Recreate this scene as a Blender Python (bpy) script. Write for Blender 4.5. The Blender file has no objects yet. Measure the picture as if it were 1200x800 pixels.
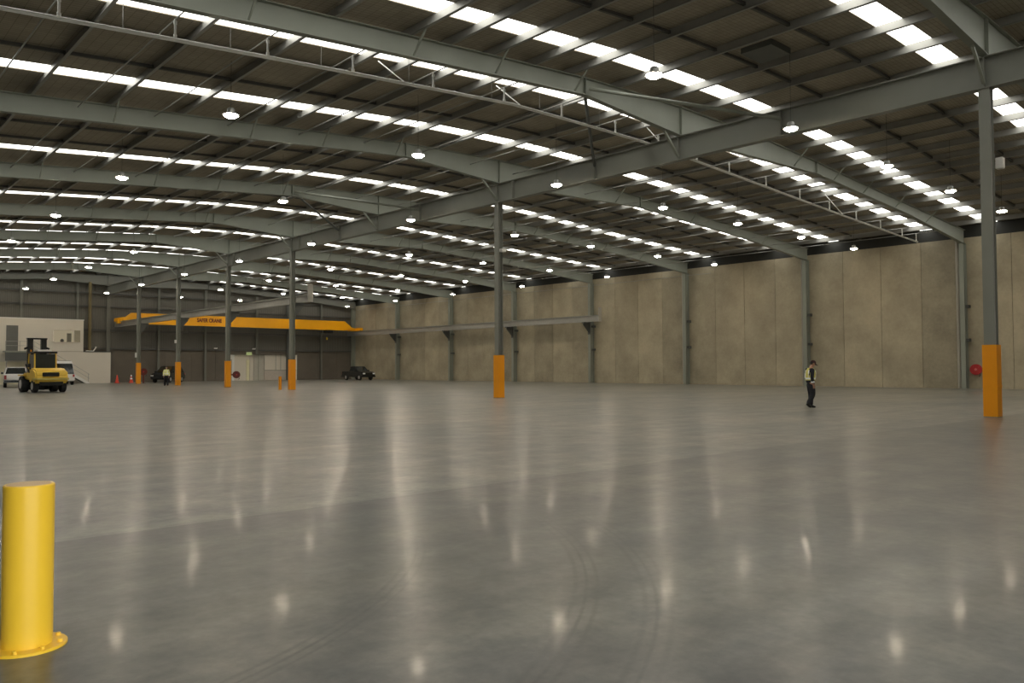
import bpy, bmesh, math, random
from mathutils import Vector, Matrix
random.seed(7)
PI = math.pi
sc = bpy.context.scene
COL = sc.collection

# ---------------------------------------------------------------- camera
FPX, YAW, PITCH, ROLL, CAMZ = 937.4, math.radians(42.26), math.radians(1.85), math.radians(-0.228), 1.572
fw = Vector((math.sin(YAW)*math.cos(PITCH), math.cos(YAW)*math.cos(PITCH), math.sin(PITCH)))
rt = Vector((math.cos(YAW), -math.sin(YAW), 0))
up = rt.cross(fw)
rt2 = math.cos(ROLL)*rt + math.sin(ROLL)*up
up2 = -math.sin(ROLL)*rt + math.cos(ROLL)*up
cam_data = bpy.data.cameras.new('camera')
cam_data.sensor_width = 36.0
cam_data.lens = FPX/1200*36.0
cam_data.clip_end = 500
cam = bpy.data.objects.new('camera', cam_data)
COL.objects.link(cam)
cam.matrix_world = Matrix(((rt2.x, up2.x, -fw.x, 0), (rt2.y, up2.y, -fw.y, 0), (rt2.z, up2.z, -fw.z, CAMZ), (0, 0, 0, 1)))
sc.camera = cam

# ---------------------------------------------------------------- world, exposure
LAMP_STRENGTH = 152.0
SKY_STRENGTH = 4.1
DAYLIGHT = 6.5                # overcast daylight outside the open roller door behind the camera
world = bpy.data.worlds.new('world')
sc.world = world
world.use_nodes = True
world.node_tree.nodes['Background'].inputs[0].default_value = (0.93, 0.98, 1.0, 1)
world.node_tree.nodes['Background'].inputs[1].default_value = DAYLIGHT
# portal in the open door, so the outside sky is sampled through it
DOORX0, DOORX1, DOORZ, DOORY = -4.0, 6.0, 5.4, -4.0
pl = bpy.data.lights.new('door_portal', 'AREA'); pl.shape = 'RECTANGLE'; pl.size = DOORX1-DOORX0; pl.size_y = DOORZ
pl.cycles.is_portal = True
po = bpy.data.objects.new('door_portal', pl); COL.objects.link(po)
po.location = ((DOORX0+DOORX1)/2, DOORY+.01, DOORZ/2); po.rotation_euler = (PI/2, 0, 0); po.rotation_euler = (-PI/2, 0, PI) if False else (PI/2, 0, PI)
vs = sc.view_settings
vs.view_transform = 'Standard'
vs.look = 'None'
vs.exposure = 0.0
vs.gamma = 1.0
vs.use_curve_mapping = False

# ---------------------------------------------------------------- hall dimensions
S = 11.4                      # bay length
U0 = 8.24                     # first column row in front of the camera
XR = 27.29                    # line of the middle columns
XW = 59.95                    # inner face of the right wall
XL = -5.0                     # left wall
YF = U0 + 8*S                 # far wall
YB = DOORY                    # wall behind the camera, with an open roller door
def Yn(n): return U0 + n*S
TOP = [(-5.0, 10.03), (5.15, 10.85), (10.7, 11.30), (18.0, 11.88), (21.45, 12.14), (24.5, 12.26), (27.3, 12.33), (30.2, 12.33),
       (33.3, 12.28), (38.9, 12.04), (43.2, 11.78), (50.4, 11.40), (59.95, 10.89)]
BOT = [(-5.0, 9.05), (0.0, 9.72), (5.15, 10.17), (10.7, 10.64), (18.0, 11.23), (21.45, 11.50), (27.3, 11.12), (30.2, 11.14),
       (38.9, 11.42), (43.2, 11.17), (50.4, 10.78), (59.40, 9.96), (59.95, 9.92)]
def lerp(tab, x):
    for (x0, z0), (x1, z1) in zip(tab, tab[1:]):
        if x <= x1: return z0 + (z1-z0)*(x-x0)/(x1-x0)
    return tab[-1][1]
def ztop(x): return lerp(TOP, x)
def zsheet(x): return lerp(TOP, x) + 0.32

# ---------------------------------------------------------------- materials
def new_mat(name):
    m = bpy.data.materials.new(name)
    m.use_nodes = True
    nt = m.node_tree
    return m, nt, nt.nodes['Principled BSDF']
def mat(name, col, rough=0.6, metal=0.0, var=0.12, scale=4.0, bump=0.0, spec=0.5, stretch=None):
    """painted or raw surface with a little procedural wear"""
    m, nt, b = new_mat(name)
    tc = nt.nodes.new('ShaderNodeTexCoord')
    mp = nt.nodes.new('ShaderNodeMapping')
    if stretch: mp.inputs['Scale'].default_value = stretch
    no = nt.nodes.new('ShaderNodeTexNoise')
    no.inputs['Scale'].default_value = scale
    no.inputs['Detail'].default_value = 4
    ra = nt.nodes.new('ShaderNodeMixRGB')
    ra.inputs[1].default_value = (*[c*(1-var) for c in col], 1)
    ra.inputs[2].default_value = (*[min(1, c*(1+var)) for c in col], 1)
    L = nt.links.new
    L(tc.outputs['Object'], mp.inputs['Vector']); L(mp.outputs[0], no.inputs['Vector'])
    L(no.outputs['Fac'], ra.inputs[0]); L(ra.outputs[0], b.inputs['Base Color'])
    b.inputs['Roughness'].default_value = rough
    b.inputs['Metallic'].default_value = metal
    b.inputs['Specular IOR Level'].default_value = spec
    if bump:
        bp = nt.nodes.new('ShaderNodeBump')
        bp.inputs['Strength'].default_value = bump
        bp.inputs['Distance'].default_value = 0.01
        L(no.outputs['Fac'], bp.inputs['Height']); L(bp.outputs[0], b.inputs['Normal'])
    return m
def emit(name, col, strength):
    m = bpy.data.materials.new(name); m.use_nodes = True
    nt = m.node_tree
    nt.nodes.remove(nt.nodes['Principled BSDF'])
    e = nt.nodes.new('ShaderNodeEmission')
    e.inputs[0].default_value = (*col, 1); e.inputs[1].default_value = strength
    nt.links.new(e.outputs[0], nt.nodes['Material Output'].inputs[0])
    return m

def floor_material():
    m, nt, b = new_mat('polished_concrete')
    N, L = nt.nodes.new, nt.links.new
    def math_(op, a, bb=None, c=None):
        n = N('ShaderNodeMath'); n.operation = op
        for i, v in enumerate((a, bb, c)):
            if v is None: continue
            if isinstance(v, (int, float)): n.inputs[i].default_value = v
            else: L(v, n.inputs[i])
        return n.outputs[0]
    def noise(scale, detail, vec, rough=0.55):
        n = N('ShaderNodeTexNoise'); n.inputs['Scale'].default_value = scale; n.inputs['Detail'].default_value = detail
        n.inputs['Roughness'].default_value = rough
        L(vec, n.inputs['Vector']); return n.outputs['Fac']
    tc = N('ShaderNodeTexCoord'); P = tc.outputs['Object']
    sx = N('ShaderNodeSeparateXYZ'); L(P, sx.inputs[0])
    X, Y = sx.outputs[0], sx.outputs[1]
    big, mid, fine = noise(0.22, 3, P), noise(1.5, 6, P, 0.65), noise(9.0, 8, P, 0.7)
    r1 = N('ShaderNodeValToRGB')
    r1.color_ramp.elements[0].position = 0.38; r1.color_ramp.elements[0].color = (0.105, 0.108, 0.100, 1)
    r1.color_ramp.elements[1].position = 0.62; r1.color_ramp.elements[1].color = (0.190, 0.178, 0.143, 1)
    L(math_('ADD', math_('MULTIPLY', big, 0.6), math_('MULTIPLY', mid, 0.4)), r1.inputs[0])
    # troweled mottling
    r2 = N('ShaderNodeMapRange'); r2.inputs[1].default_value = 0.3; r2.inputs[2].default_value = 0.7
    r2.inputs[3].default_value = 0.48; r2.inputs[4].default_value = 1.46
    L(math_('ADD', math_('MULTIPLY', fine, 0.5), math_('MULTIPLY', mid, 0.5)), r2.inputs[0])
    fac = r2.outputs[0]
    # each pour has its own tone: slabs between the joints on the column rows
    slab = N('ShaderNodeTexWhiteNoise'); slab.noise_dimensions = '2D'
    cx = N('ShaderNodeCombineXYZ')
    L(math_('FLOOR', math_('DIVIDE', math_('SUBTRACT', X, XR), 32.6)), cx.inputs[0])
    yb = math_('DIVIDE', math_('SUBTRACT', Y, U0), S)
    L(math_('FLOOR', yb), cx.inputs[1]); L(cx.outputs[0], slab.inputs['Vector'])
    fac = math_('MULTIPLY', fac, math_('ADD', math_('MULTIPLY', slab.outputs[0], 0.08), 0.95))
    # the pour nearest the door is darker and bluer than the ones beyond the joint
    beyond = math_('GREATER_THAN', Y, U0)
    fac = math_('MULTIPLY', fac, math_('ADD', math_('MULTIPLY', beyond, 0.47), 0.73))
    # pale joint lines
    d = math_('MULTIPLY', math_('ABSOLUTE', math_('SUBTRACT', yb, math_('ROUND', yb))), S)
    jl = math_('MULTIPLY', math_('LESS_THAN', d, 0.022), math_('ADD', math_('MULTIPLY', mid, 0.4), 0.05))
    fac = math_('ADD', fac, jl)
    # curved tyre marks
    dx, dy = math_('ADD', X, 0.18), math_('SUBTRACT', Y, 8.9)
    R = math_('SQRT', math_('ADD', math_('MULTIPLY', dx, dx), math_('MULTIPLY', dy, dy)))
    tread = noise(26.0, 2, P)
    total = None
    for rc, w, a in ((5.24, .025, .5), (5.31, .02, .6), (5.38, .02, .45), (5.50, .05, .16), (6.60, .03, .42), (6.68, .02, .5), (6.76, .025, .4),
                     (7.08, .03, .4), (7.16, .02, .45), (7.25, .03, .3), (5.9, .06, .12), (8.3, .04, .12), (7.7, .05, .1)):
        t = math_('MULTIPLY', math_('SMOOTH_MIN', math_('MAXIMUM', math_('SUBTRACT', 1.0, math_('DIVIDE', math_('ABSOLUTE', math_('SUBTRACT', R, rc)), w)), 0.0), 0.8, 0.2), a)
        total = t if total is None else math_('ADD', total, t)
    ms = N('ShaderNodeMapRange'); ms.inputs[1].default_value = 6.6; ms.inputs[2].default_value = 4.8; L(Y, ms.inputs[0])
    wear = N('ShaderNodeMapRange'); wear.inputs[1].default_value = 0.35; wear.inputs[2].default_value = 0.62; L(mid, wear.inputs[0])
    tm = math_('MULTIPLY', math_('MULTIPLY', total, ms.outputs[0]), math_('MULTIPLY', math_('ADD', tread, 0.2), math_('ADD', math_('MULTIPLY', wear.outputs[0], .8), .2)))
    fac = math_('MULTIPLY', fac, math_('SUBTRACT', 1.0, math_('MINIMUM', math_('MULTIPLY', tm, 1.35), 0.55)))
    # faint straight scuffs along the hall
    mp = N('ShaderNodeMapping'); mp.inputs['Rotation'].default_value = (0, 0, 0.25); mp.inputs['Scale'].default_value = (0.06, 1.6, 1)
    L(P, mp.inputs[0])
    sc1 = noise(1.0, 5, mp.outputs[0], 0.6)
    s1 = N('ShaderNodeMapRange'); s1.inputs[1].default_value = 0.3; s1.inputs[2].default_value = 0.7; s1.inputs[3].default_value = 0.76; s1.inputs[4].default_value = 1.24
    L(sc1, s1.inputs[0])
    fac = math_('MULTIPLY', fac, s1.outputs[0])
    # specks of white grit
    vo = N('ShaderNodeTexVoronoi'); vo.inputs['Scale'].default_value = 1.1; L(P, vo.inputs['Vector'])
    fac = math_('ADD', fac, math_('MULTIPLY', math_('LESS_THAN', vo.outputs['Distance'], 0.010), 0.7))
    mx = N('ShaderNodeVectorMath'); mx.operation = 'SCALE'
    L(r1.outputs[0], mx.inputs[0]); L(fac, mx.inputs['Scale'])
    L(mx.outputs[0], b.inputs['Base Color'])
    b.inputs['Roughness'].default_value = 0.29
    b.inputs['Coat Weight'].default_value = 0.05; b.inputs['Coat Roughness'].default_value = 0.08
    b.inputs['Specular IOR Level'].default_value = 0.30
    bp = N('ShaderNodeBump'); bp.inputs['Strength'].default_value = 0.02; bp.inputs['Distance'].default_value = 0.02
    L(big, bp.inputs['Height']); L(bp.outputs[0], b.inputs['Normal'])
    return m

def precast_material(name, col, dark):
    m, nt, b = new_mat(name)
    N, L = nt.nodes.new, nt.links.new
    tc = N('ShaderNodeTexCoord')
    no = N('ShaderNodeTexNoise'); no.inputs['Scale'].default_value = 0.45; no.inputs['Detail'].default_value = 6; no.inputs['Roughness'].default_value = .62
    n2 = N('ShaderNodeTexNoise'); n2.inputs['Scale'].default_value = 6; n2.inputs['Detail'].default_value = 5
    L(tc.outputs['Object'], no.inputs['Vector']); L(tc.outputs['Object'], n2.inputs['Vector'])
    # panel to panel tone
    sx = N('ShaderNodeSeparateXYZ'); L(tc.outputs['Object'], sx.inputs[0])
    d = N('ShaderNodeMath'); d.operation = 'MULTIPLY_ADD'; d.inputs[1].default_value = 4/S; d.inputs[2].default_value = -U0*4/S
    L(sx.outputs[1], d.inputs[0])
    fl = N('ShaderNodeMath'); fl.operation = 'FLOOR'; L(d.outputs[0], fl.inputs[0])
    wn = N('ShaderNodeTexWhiteNoise'); wn.noise_dimensions = '1D'; L(fl.outputs[0], wn.inputs['W'])
    a = N('ShaderNodeMath'); a.operation = 'MULTIPLY_ADD'; a.inputs[1].default_value = 0.24; L(wn.outputs[0], a.inputs[0]); 
    a2 = N('ShaderNodeMath'); a2.operation = 'MULTIPLY_ADD'; a2.inputs[1].default_value = 0.9; a2.inputs[2].default_value = -0.15; L(no.outputs['Fac'], a2.inputs[0])
    L(a2.outputs[0], a.inputs[2])
    a3 = N('ShaderNodeMath'); a3.operation = 'MULTIPLY_ADD'; a3.inputs[1].default_value = 0.25; L(n2.outputs['Fac'], a3.inputs[0]); L(a.outputs[0], a3.inputs[2])
    r = N('ShaderNodeValToRGB')
    r.color_ramp.elements[0].position = 0.25; r.color_ramp.elements[0].color = (*dark, 1)
    r.color_ramp.elements[1].position = 0.85; r.color_ramp.elements[1].color = (*col, 1)
    L(a3.outputs[0], r.inputs[0]); L(r.outputs[0], b.inputs['Base Color'])
    b.inputs['Roughness'].default_value = 0.75
    bp = N('ShaderNodeBump'); bp.inputs['Strength'].default_value = 0.2; bp.inputs['Distance'].default_value = 0.01
    L(n2.outputs['Fac'], bp.inputs['Height']); L(bp.outputs[0], b.inputs['Normal'])
    return m

def roof_material():
    """insulation blanket behind safety mesh, seen from below"""
    m, nt, b = new_mat('roof_blanket')
    N, L = nt.nodes.new, nt.links.new
    tc = N('ShaderNodeTexCoord')
    br = N('ShaderNodeTexBrick'); br.offset = 0.0
    br.inputs['Color1'].default_value = (0.38, 0.33, 0.25, 1); br.inputs['Color2'].default_value = (0.335, 0.295, 0.225, 1)
    br.inputs['Mortar'].default_value = (0.18, 0.16, 0.125, 1)
    br.inputs['Scale'].default_value = 1.0; br.inputs['Mortar Size'].default_value = 0.008
    br.inputs['Brick Width'].default_value = 0.30; br.inputs['Row Height'].default_value = 0.15
    L(tc.outputs['Object'], br.inputs['Vector'])
    no = N('ShaderNodeTexNoise'); no.inputs['Scale'].default_value = 0.8; no.inputs['Detail'].default_value = 4
    L(tc.outputs['Object'], no.inputs['Vector'])
    mr = N('ShaderNodeMapRange'); mr.inputs[3].default_value = 0.72; mr.inputs[4].default_value = 1.28; L(no.outputs['Fac'], mr.inputs[0])
    sc_ = N('ShaderNodeVectorMath'); sc_.operation = 'SCALE'; L(br.outputs['Color'], sc_.inputs[0]); L(mr.outputs[0], sc_.inputs['Scale'])
    L(sc_.outputs[0], b.inputs['Base Color'])
    b.inputs['Roughness'].default_value = 0.8
    return m

def clad_material(name, col, axis, period=0.2):
    """ribbed steel sheeting"""
    m, nt, b = new_mat(name)
    N, L = nt.nodes.new, nt.links.new
    tc = N('ShaderNodeTexCoord')
    w = N('ShaderNodeTexWave'); w.wave_type = 'BANDS'; w.bands_direction = axis
    w.inputs['Scale'].default_value = 0.314/period; w.inputs['Distortion'].default_value = 0
    L(tc.outputs['Object'], w.inputs['Vector'])
    no = N('ShaderNodeTexNoise'); no.inputs['Scale'].default_value = 0.5; no.inputs['Detail'].default_value = 4; L(tc.outputs['Object'], no.inputs['Vector'])
    mx = N('ShaderNodeMixRGB'); mx.inputs[1].default_value = (*[c*.85 for c in col], 1); mx.inputs[2].default_value = (*[c*1.15 for c in col], 1)
    L(no.outputs['Fac'], mx.inputs[0]); L(mx.outputs[0], b.inputs['Base Color'])
    bp = N('ShaderNodeBump'); bp.inputs['Strength'].default_value = 0.5; bp.inputs['Distance'].default_value = 0.03
    L(w.outputs['Fac'], bp.inputs['Height']); L(bp.outputs[0], b.inputs['Normal'])
    b.inputs['Roughness'].default_value = 0.55
    return m

M_FLOOR = floor_material()
M_YARD = mat('yard_concrete', (.3, .3, .29), .8, 0, .1, .5)
M_PRECAST = precast_material('precast_concrete', (0.49, 0.425, 0.295), (0.235, 0.205, 0.145))
M_PRECAST_DARK = precast_material('precast_concrete_end', (0.15, 0.128, 0.10), (0.10, 0.086, 0.068))
M_ROOF = roof_material()
M_CLAD = clad_material('wall_sheeting', (0.125, 0.119, 0.098), 'X')
M_STEEL = mat('steel_paint_grey_green', (0.26, 0.275, 0.228), 0.5, 0.0, 0.10, 1.2)
M_STEEL_C = mat('steel_paint_less_lit', (0.215, 0.22, 0.19), 0.5, 0.0, 0.10, 1.2)  # same paint as the rafters, darkened because columns and girder catch less light
M_STEEL_R = M_STEEL
M_STEEL_P = mat('post_paint_grey', (0.15, 0.15, 0.125), 0.5, 0.0, 0.10, 1.2)
M_STEEL_D = mat('steel_paint_dark', (0.095, 0.10, 0.092), 0.5, 0.0, 0.10, 2.0)
M_GALV = mat('galvanised_steel', (0.34, 0.335, 0.31), 0.42, 0.35, 0.15, 2.0)
M_PIPE = mat('white_pipe', (0.90, 0.89, 0.85), 0.4, 0.0, 0.06, 3)
M_DARKTRIM = mat('eave_shade_steel', (0.022, 0.022, 0.018), 0.7, 0, .1, 2)  # near-black colour carries the shade under the eave
M_BAND = mat('dark_bracing_steel', (0.08, 0.078, 0.070), 0.6, 0, .1, 3)
M_DOWNPIPE = mat('downpipe_grey', (0.36, 0.335, 0.28), 0.5, 0, .08, 2)
M_ORANGE = mat('guard_orange', (0.86, 0.32, 0.001), 0.42, 0, .06, 3)
M_YELLOW = mat('bollard_yellow', (0.82, 0.50, 0.030), 0.35, 0, .04, 5)
M_CRANE = mat('crane_yellow', (0.92, 0.43, 0.002), 0.35, 0, .05, 1)
M_CREAM = mat('office_cladding', (0.66, 0.61, 0.52), 0.6, 0, .05, 0.6)
M_WHITE = mat('white_paint', (0.75, 0.74, 0.70), 0.35, 0, .04, 2)
M_CARWHITE = mat('car_white', (0.78, 0.76, 0.73), 0.25, 0, .03, 2)
M_BLACK = mat('black_paint', (0.012, 0.013, 0.013), 0.25, 0, .1, 2)
M_RUBBER = mat('rubber', (0.014, 0.014, 0.014), 0.8, 0, .2, 8)
M_GLASS = mat('dark_glass', (0.02, 0.024, 0.024), 0.08, 0, .05, 2, spec=0.8)
M_FYEL = mat('forklift_yellow', (0.72, 0.47, 0.045), 0.4, 0, .08, 2)
M_RED = mat('red_enamel', (0.40, 0.02, 0.02), 0.35, 0, .08, 4)
M_DKRED = mat('dark_red', (0.13, 0.018, 0.012), 0.5, 0, .1, 4)
M_CONE = mat('cone_red_orange', (0.75, 0.07, 0.035), 0.5, 0, .05, 4)
M_REFL = mat('reflective_band', (0.92, 0.93, 0.93), 0.3, 0, .03, 10)
M_HIVIS = mat('hivis_yellow', (0.66, 0.60, 0.16), 0.8, 0, .08, 10)
M_HIVIS2 = mat('hivis_pale_yellow', (0.86, 0.88, 0.36), 0.8, 0, .08, 10)
M_NAVY = mat('dark_navy_cloth', (0.012, 0.013, 0.018), 0.9, 0, .2, 10)
M_SKIN = mat('skin', (0.42, 0.22, 0.14), 0.55, 0, .06, 12)
M_CAP = mat('dark_maroon_cap', (0.045, 0.012, 0.010), 0.85, 0, .15, 12)
M_HAIR = mat('dark_hair', (0.02, 0.014, 0.01), 0.7, 0, .2, 20)
M_LIP = mat('lips', (0.30, 0.10, 0.08), 0.5)
M_SKYL = emit('skylight_daylight', (1.0, 0.99, 0.92), SKY_STRENGTH)
M_LAMP = emit('lamp_lens_lit', (1.0, 0.86, 0.66), LAMP_STRENGTH)
M_ROOM = emit('lit_room_glow', (1.0, 0.84, 0.55), 0.30)
M_EXIT = emit('exit_sign_lit', (0.75, 0.85, 0.35), 0.35)
M_BROWN = mat('brown_pipe', (0.17, 0.135, 0.06), 0.5, 0, .1, 2)
M_TEXT = mat('lettering_dark_red', (0.16, 0.018, 0.010), 0.5)
M_LAMPBODY = mat('lamp_housing', (0.45, 0.45, 0.43), 0.4, 0.4, .05, 4)
M_AMBER = mat('tail_lamp_red', (0.35, 0.02, 0.015), 0.3)
M_CHROME = mat('pale_metal', (0.55, 0.55, 0.55), 0.3, 0.6, .05, 4)

# ---------------------------------------------------------------- mesh helpers
class MB:
    def __init__(self): self.v, self.f = [], []
    def add(self, vs, fs):
        n = len(self.v); self.v += [tuple(p) for p in vs]; self.f += [tuple(i+n for i in f) for f in fs]; return self
    def box(self, x0, x1, y0, y1, z0, z1):
        v = [(x, y, z) for z in (z0, z1) for y in (y0, y1) for x in (x0, x1)]
        return self.add(v, [(0, 2, 3, 1), (4, 5, 7, 6), (0, 1, 5, 4), (2, 6, 7, 3), (0, 4, 6, 2), (1, 3, 7, 5)])
    def prism(self, pts, axis, a, b):
        """polygon pts extruded along axis ('x','y','z') from a to b"""
        def P(p, t):
            return {'x': (t, p[0], p[1]), 'y': (p[0], t, p[1]), 'z': (p[0], p[1], t)}[axis]
        n = len(pts)
        v = [P(p, a) for p in pts] + [P(p, b) for p in pts]
        f = [tuple(range(n))[::-1], tuple(range(n, 2*n))] + [(i, (i+1) % n, n+(i+1) % n, n+i) for i in range(n)]
        return self.add(v, f)
    def strip(self, pts_lo, pts_hi, axis, a, b):
        """band between two matching polylines, extruded along axis; each quad its own block face (no big ngons)"""
        def P(p, t):
            return {'x': (t, p[0], p[1]), 'y': (p[0], t, p[1]), 'z': (p[0], p[1], t)}[axis]
        n = len(pts_lo)
        v = [P(p, a) for p in pts_lo] + [P(p, a) for p in pts_hi] + [P(p, b) for p in pts_lo] + [P(p, b) for p in pts_hi]
        f = []
        for i in range(n-1):
            f += [(i, i+1, n+i+1, n+i), (2*n+i+1, 2*n+i, 3*n+i, 3*n+i+1), (i+1, i, 2*n+i, 2*n+i+1), (n+i, n+i+1, 3*n+i+1, 3*n+i)]
        f += [(0, n, 3*n, 2*n), (n-1, 3*n-1, 4*n-1, 2*n-1)]
        return self.add(v, f)
    def tube(self, p0, p1, r, seg=10, r1=None, cap=True):
        p0, p1 = Vector(p0), Vector(p1); d = (p1-p0).normalized()
        a = d.orthogonal().normalized(); b = d.cross(a); r1 = r if r1 is None else r1
        v = []
        for p, q in ((p0, r), (p1, r1)):
            v += [p + q*(math.cos(2*PI*i/seg)*a + math.sin(2*PI*i/seg)*b) for i in range(seg)]
        f = [(i, (i+1) % seg, seg+(i+1) % seg, seg+i) for i in range(seg)]
        if cap: f += [tuple(range(seg))[::-1], tuple(range(seg, 2*seg))]
        return self.add(v, f)
    def path(self, pts, r, seg=8):
        for a, b in zip(pts, pts[1:]): self.tube(a, b, r, seg)
        return self
    def lathe(self, prof, c=(0, 0, 0), seg=24, axis='z'):
        """prof: list of (radius, height)"""
        v, f = [], []
        for r, h in prof:
            for i in range(seg):
                t = 2*PI*i/seg; x, y = r*math.cos(t), r*math.sin(t)
                p = {'z': (x, y, h), 'x': (h, x, y), 'y': (x, h, y)}[axis]
                v.append((p[0]+c[0], p[1]+c[1], p[2]+c[2]))
        n = len(prof)
        for k in range(n-1):
            for i in range(seg):
                j = (i+1) % seg
                f.append((k*seg+i, k*seg+j, (k+1)*seg+j, (k+1)*seg+i))
        f += [tuple(range(seg))[::-1], tuple(range((n-1)*seg, n*seg))]
        return self.add(v, f)
    def bar(self, p0, p1, w, h):
        """rectangular bar between two points (w sideways, h up)"""
        p0, p1 = Vector(p0), Vector(p1); d = (p1-p0).normalized()
        s = d.cross(Vector((0, 0, 1)))
        s = Vector((1, 0, 0)) if s.length < 1e-4 else s.normalized()
        u = s.cross(d)
        v = [p + sx*w/2*s + sz*h/2*u for p in (p0, p1) for sz in (-1, 1) for sx in (-1, 1)]
        return self.add(v, [(0, 1, 3, 2), (4, 6, 7, 5), (0, 4, 5, 1), (2, 3, 7, 6), (0, 2, 6, 4), (1, 5, 7, 3)])
    def build(self, name, m, parent=None, smooth=False, bevel=0, loc=None):
        me = bpy.data.meshes.new(name); me.from_pydata(self.v, [], self.f)
        bm = bmesh.new(); bm.from_mesh(me)
        bmesh.ops.recalc_face_normals(bm, faces=bm.faces)
        if bevel:
            bmesh.ops.bevel(bm, geom=[e for e in bm.edges if len(e.link_faces) == 2 and e.calc_face_angle(0) > 0.5], offset=bevel, segments=2, affect='EDGES', clamp_overlap=True)
        bm.to_mesh(me); bm.free()
        if smooth:
            for p in me.polygons: p.use_smooth = True
            me.set_sharp_from_angle(angle=math.radians(40))
        me.materials.append(m)
        o = bpy.data.objects.new(name, me); COL.objects.link(o)
        if parent is not None: o.parent = parent
        if loc is not None: o.location = loc
        return o
def tag(o, label, cat, group=None, kind=None):
    o['label'] = label; o['category'] = cat
    if group: o['group'] = group
    if kind: o['kind'] = kind
    return o
def thing(name, label, cat, loc=(0, 0, 0), rz=0.0, group=None):
    o = bpy.data.objects.new(name, None); COL.objects.link(o)
    o.empty_display_size = 0.1
    o.location = loc; o.rotation_euler = (0, 0, rz)
    return tag(o, label, cat, group)
def struct(o, label=None, cat=None):
    o['kind'] = 'structure'
    if label: o['label'] = label
    if cat: o['category'] = cat
    return o
def copy_tree(o, parent=None):
    c = o.copy(); COL.objects.link(c)
    if parent is not None: c.parent = parent
    for ch in list(o.children): copy_tree(ch, c)
    return c
ORD = ['first', 'second', 'third', 'fourth', 'fifth', 'sixth', 'seventh', 'eighth', 'ninth', 'tenth', 'eleventh', 'twelfth', 'thirteenth',
       'fourteenth', 'fifteenth', 'sixteenth', 'seventeenth', 'eighteenth', 'nineteenth', 'twentieth']

# ================================================================= STRUCTURE
struct(MB().box(XL-.3, XW+.6, YB-.3, YF+.6, -0.2, 0).build('floor', M_FLOOR), 'polished grey concrete floor with curved tyre marks', 'floor')

# roof: sheeting split by the translucent strips
offs = {0: (2.40, 9.76), 1: (2.50, 9.30)}
strips = []
for n in range(-1, 8):
    for o_ in offs.get(n, (2.45, 9.45)): strips.append(Yn(n)+o_)
HALF = 0.43
xs = [XL-.3] + [x for x, z in TOP[1:-1]] + [XW+.6]
def zz(x): 
    x = min(max(x, XL), XW); return zsheet(x)
lo = [(x, zz(x)) for x in xs]; hi = [(x, zz(x)+.12) for x in xs]
rb = MB(); y0 = YB-.3
for y in strips + [None]:
    y1 = YF+.6 if y is None else y-HALF
    rb.strip(lo, hi, 'y', y0, y1)
    if y is not None: y0 = y+HALF
struct(rb.build('ceiling', M_ROOF), 'shallow curved roof lined with brown grey insulation mesh', 'roof')
mid_ = lambda d: [(x, zz(x)+d) for x in xs]
for k, y in enumerate(reversed(strips)):
    o = MB().strip(mid_(.03), mid_(.06), 'y', y-HALF-.001, y+HALF+.001).build('skylight', M_SKYL)
    tag(o, 'translucent white skylight strip, %s from the far end wall' % ORD[k], 'skylight', 'skylight strips across the roof')

# right wall: precast panels with open joints, band above coloured near black as eave shade
w = MB(); pw = S/4
ny = 36
for i in range(-4, ny-4):
    a, b = max(YB, U0+i*pw)+.012, U0+(i+1)*pw-.012
    w.box(XW, XW+.2, a, b, 0, 10.35)
w.box(XW+.1, XW+.25, YB, YF, 0, 10.34)
struct(w.build('wall_right', M_PRECAST), 'tall grey precast concrete panel wall on the right', 'wall')
struct(MB().box(XW+.05, XW+.3, YB, YF, 10.36, zz(XW)+.02).build('trim_right', M_DARKTRIM), 'steel band coloured dark as eave shade above the right concrete wall', 'trim')
struct(MB().box(XL-.3, XL, YB, YF, 0, zz(XL)).build('wall_left', M_CLAD), 'grey sheeted side wall out of view on the left', 'wall')
def endwall(name, ya, yb, z0, m):
    pts = [(x, zz(x)) for x in xs]
    return MB().strip([(x, z0) for x in xs], pts, 'y', ya, yb).build(name, m)
bwm = endwall('wall_back', YB-.3, YB, DOORZ, M_CLAD)
bwm.data.materials.clear(); bwm.data.materials.append(M_CLAD)
struct(bwm, 'grey sheeted end wall behind the camera', 'wall')
struct(MB().box(XL-.3, DOORX0, YB-.3, YB, 0, DOORZ).build('wall_back_return', M_CLAD), 'wall return beside the open roller door', 'wall')
struct(MB().box(DOORX1, XW+.6, YB-.3, YB, 0, DOORZ).build('wall_back_base', M_CLAD), 'lower end wall beside the open roller door', 'wall')
struct(MB().box(XL-20, XW+20, YB-40, YB-.3, -.2, -.02).build('ground', M_YARD), 'concrete yard outside the roller door', 'ground')

# far wall: dark panels low, ribbed sheeting above, opening with a pale office front
DX0, DX1, DZ = 41.6, 51.2, 3.35
fwall = MB()
pts = [(x, zz(x)) for x in xs]
fwall.strip([(x, 3.9) for x in xs], pts, 'y', YF, YF+.2)
struct(fwall.build('wall_far', M_CLAD), 'far end wall of ribbed grey sheeting under the roof', 'wall')
fl = MB()
x = XL
while x < DX0-.01:
    x1 = min(x+3.0, DX0)
    fl.box(x+.01, x1-.01, YF-.02, YF+.18, 0, 3.88); x = x1
x = DX1
while x < XW-.01:
    x1 = min(x+3.0, XW)
    fl.box(x+.01, x1-.01, YF-.02, YF+.18, 0, 3.88); x = x1
fl.box(DX0+.01, DX1-.01, YF-.02, YF+.18, DZ, 3.88)
struct(fl.build('wall_far_base', M_PRECAST_DARK), 'dark brown panels along the foot of the far wall', 'wall')

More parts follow.
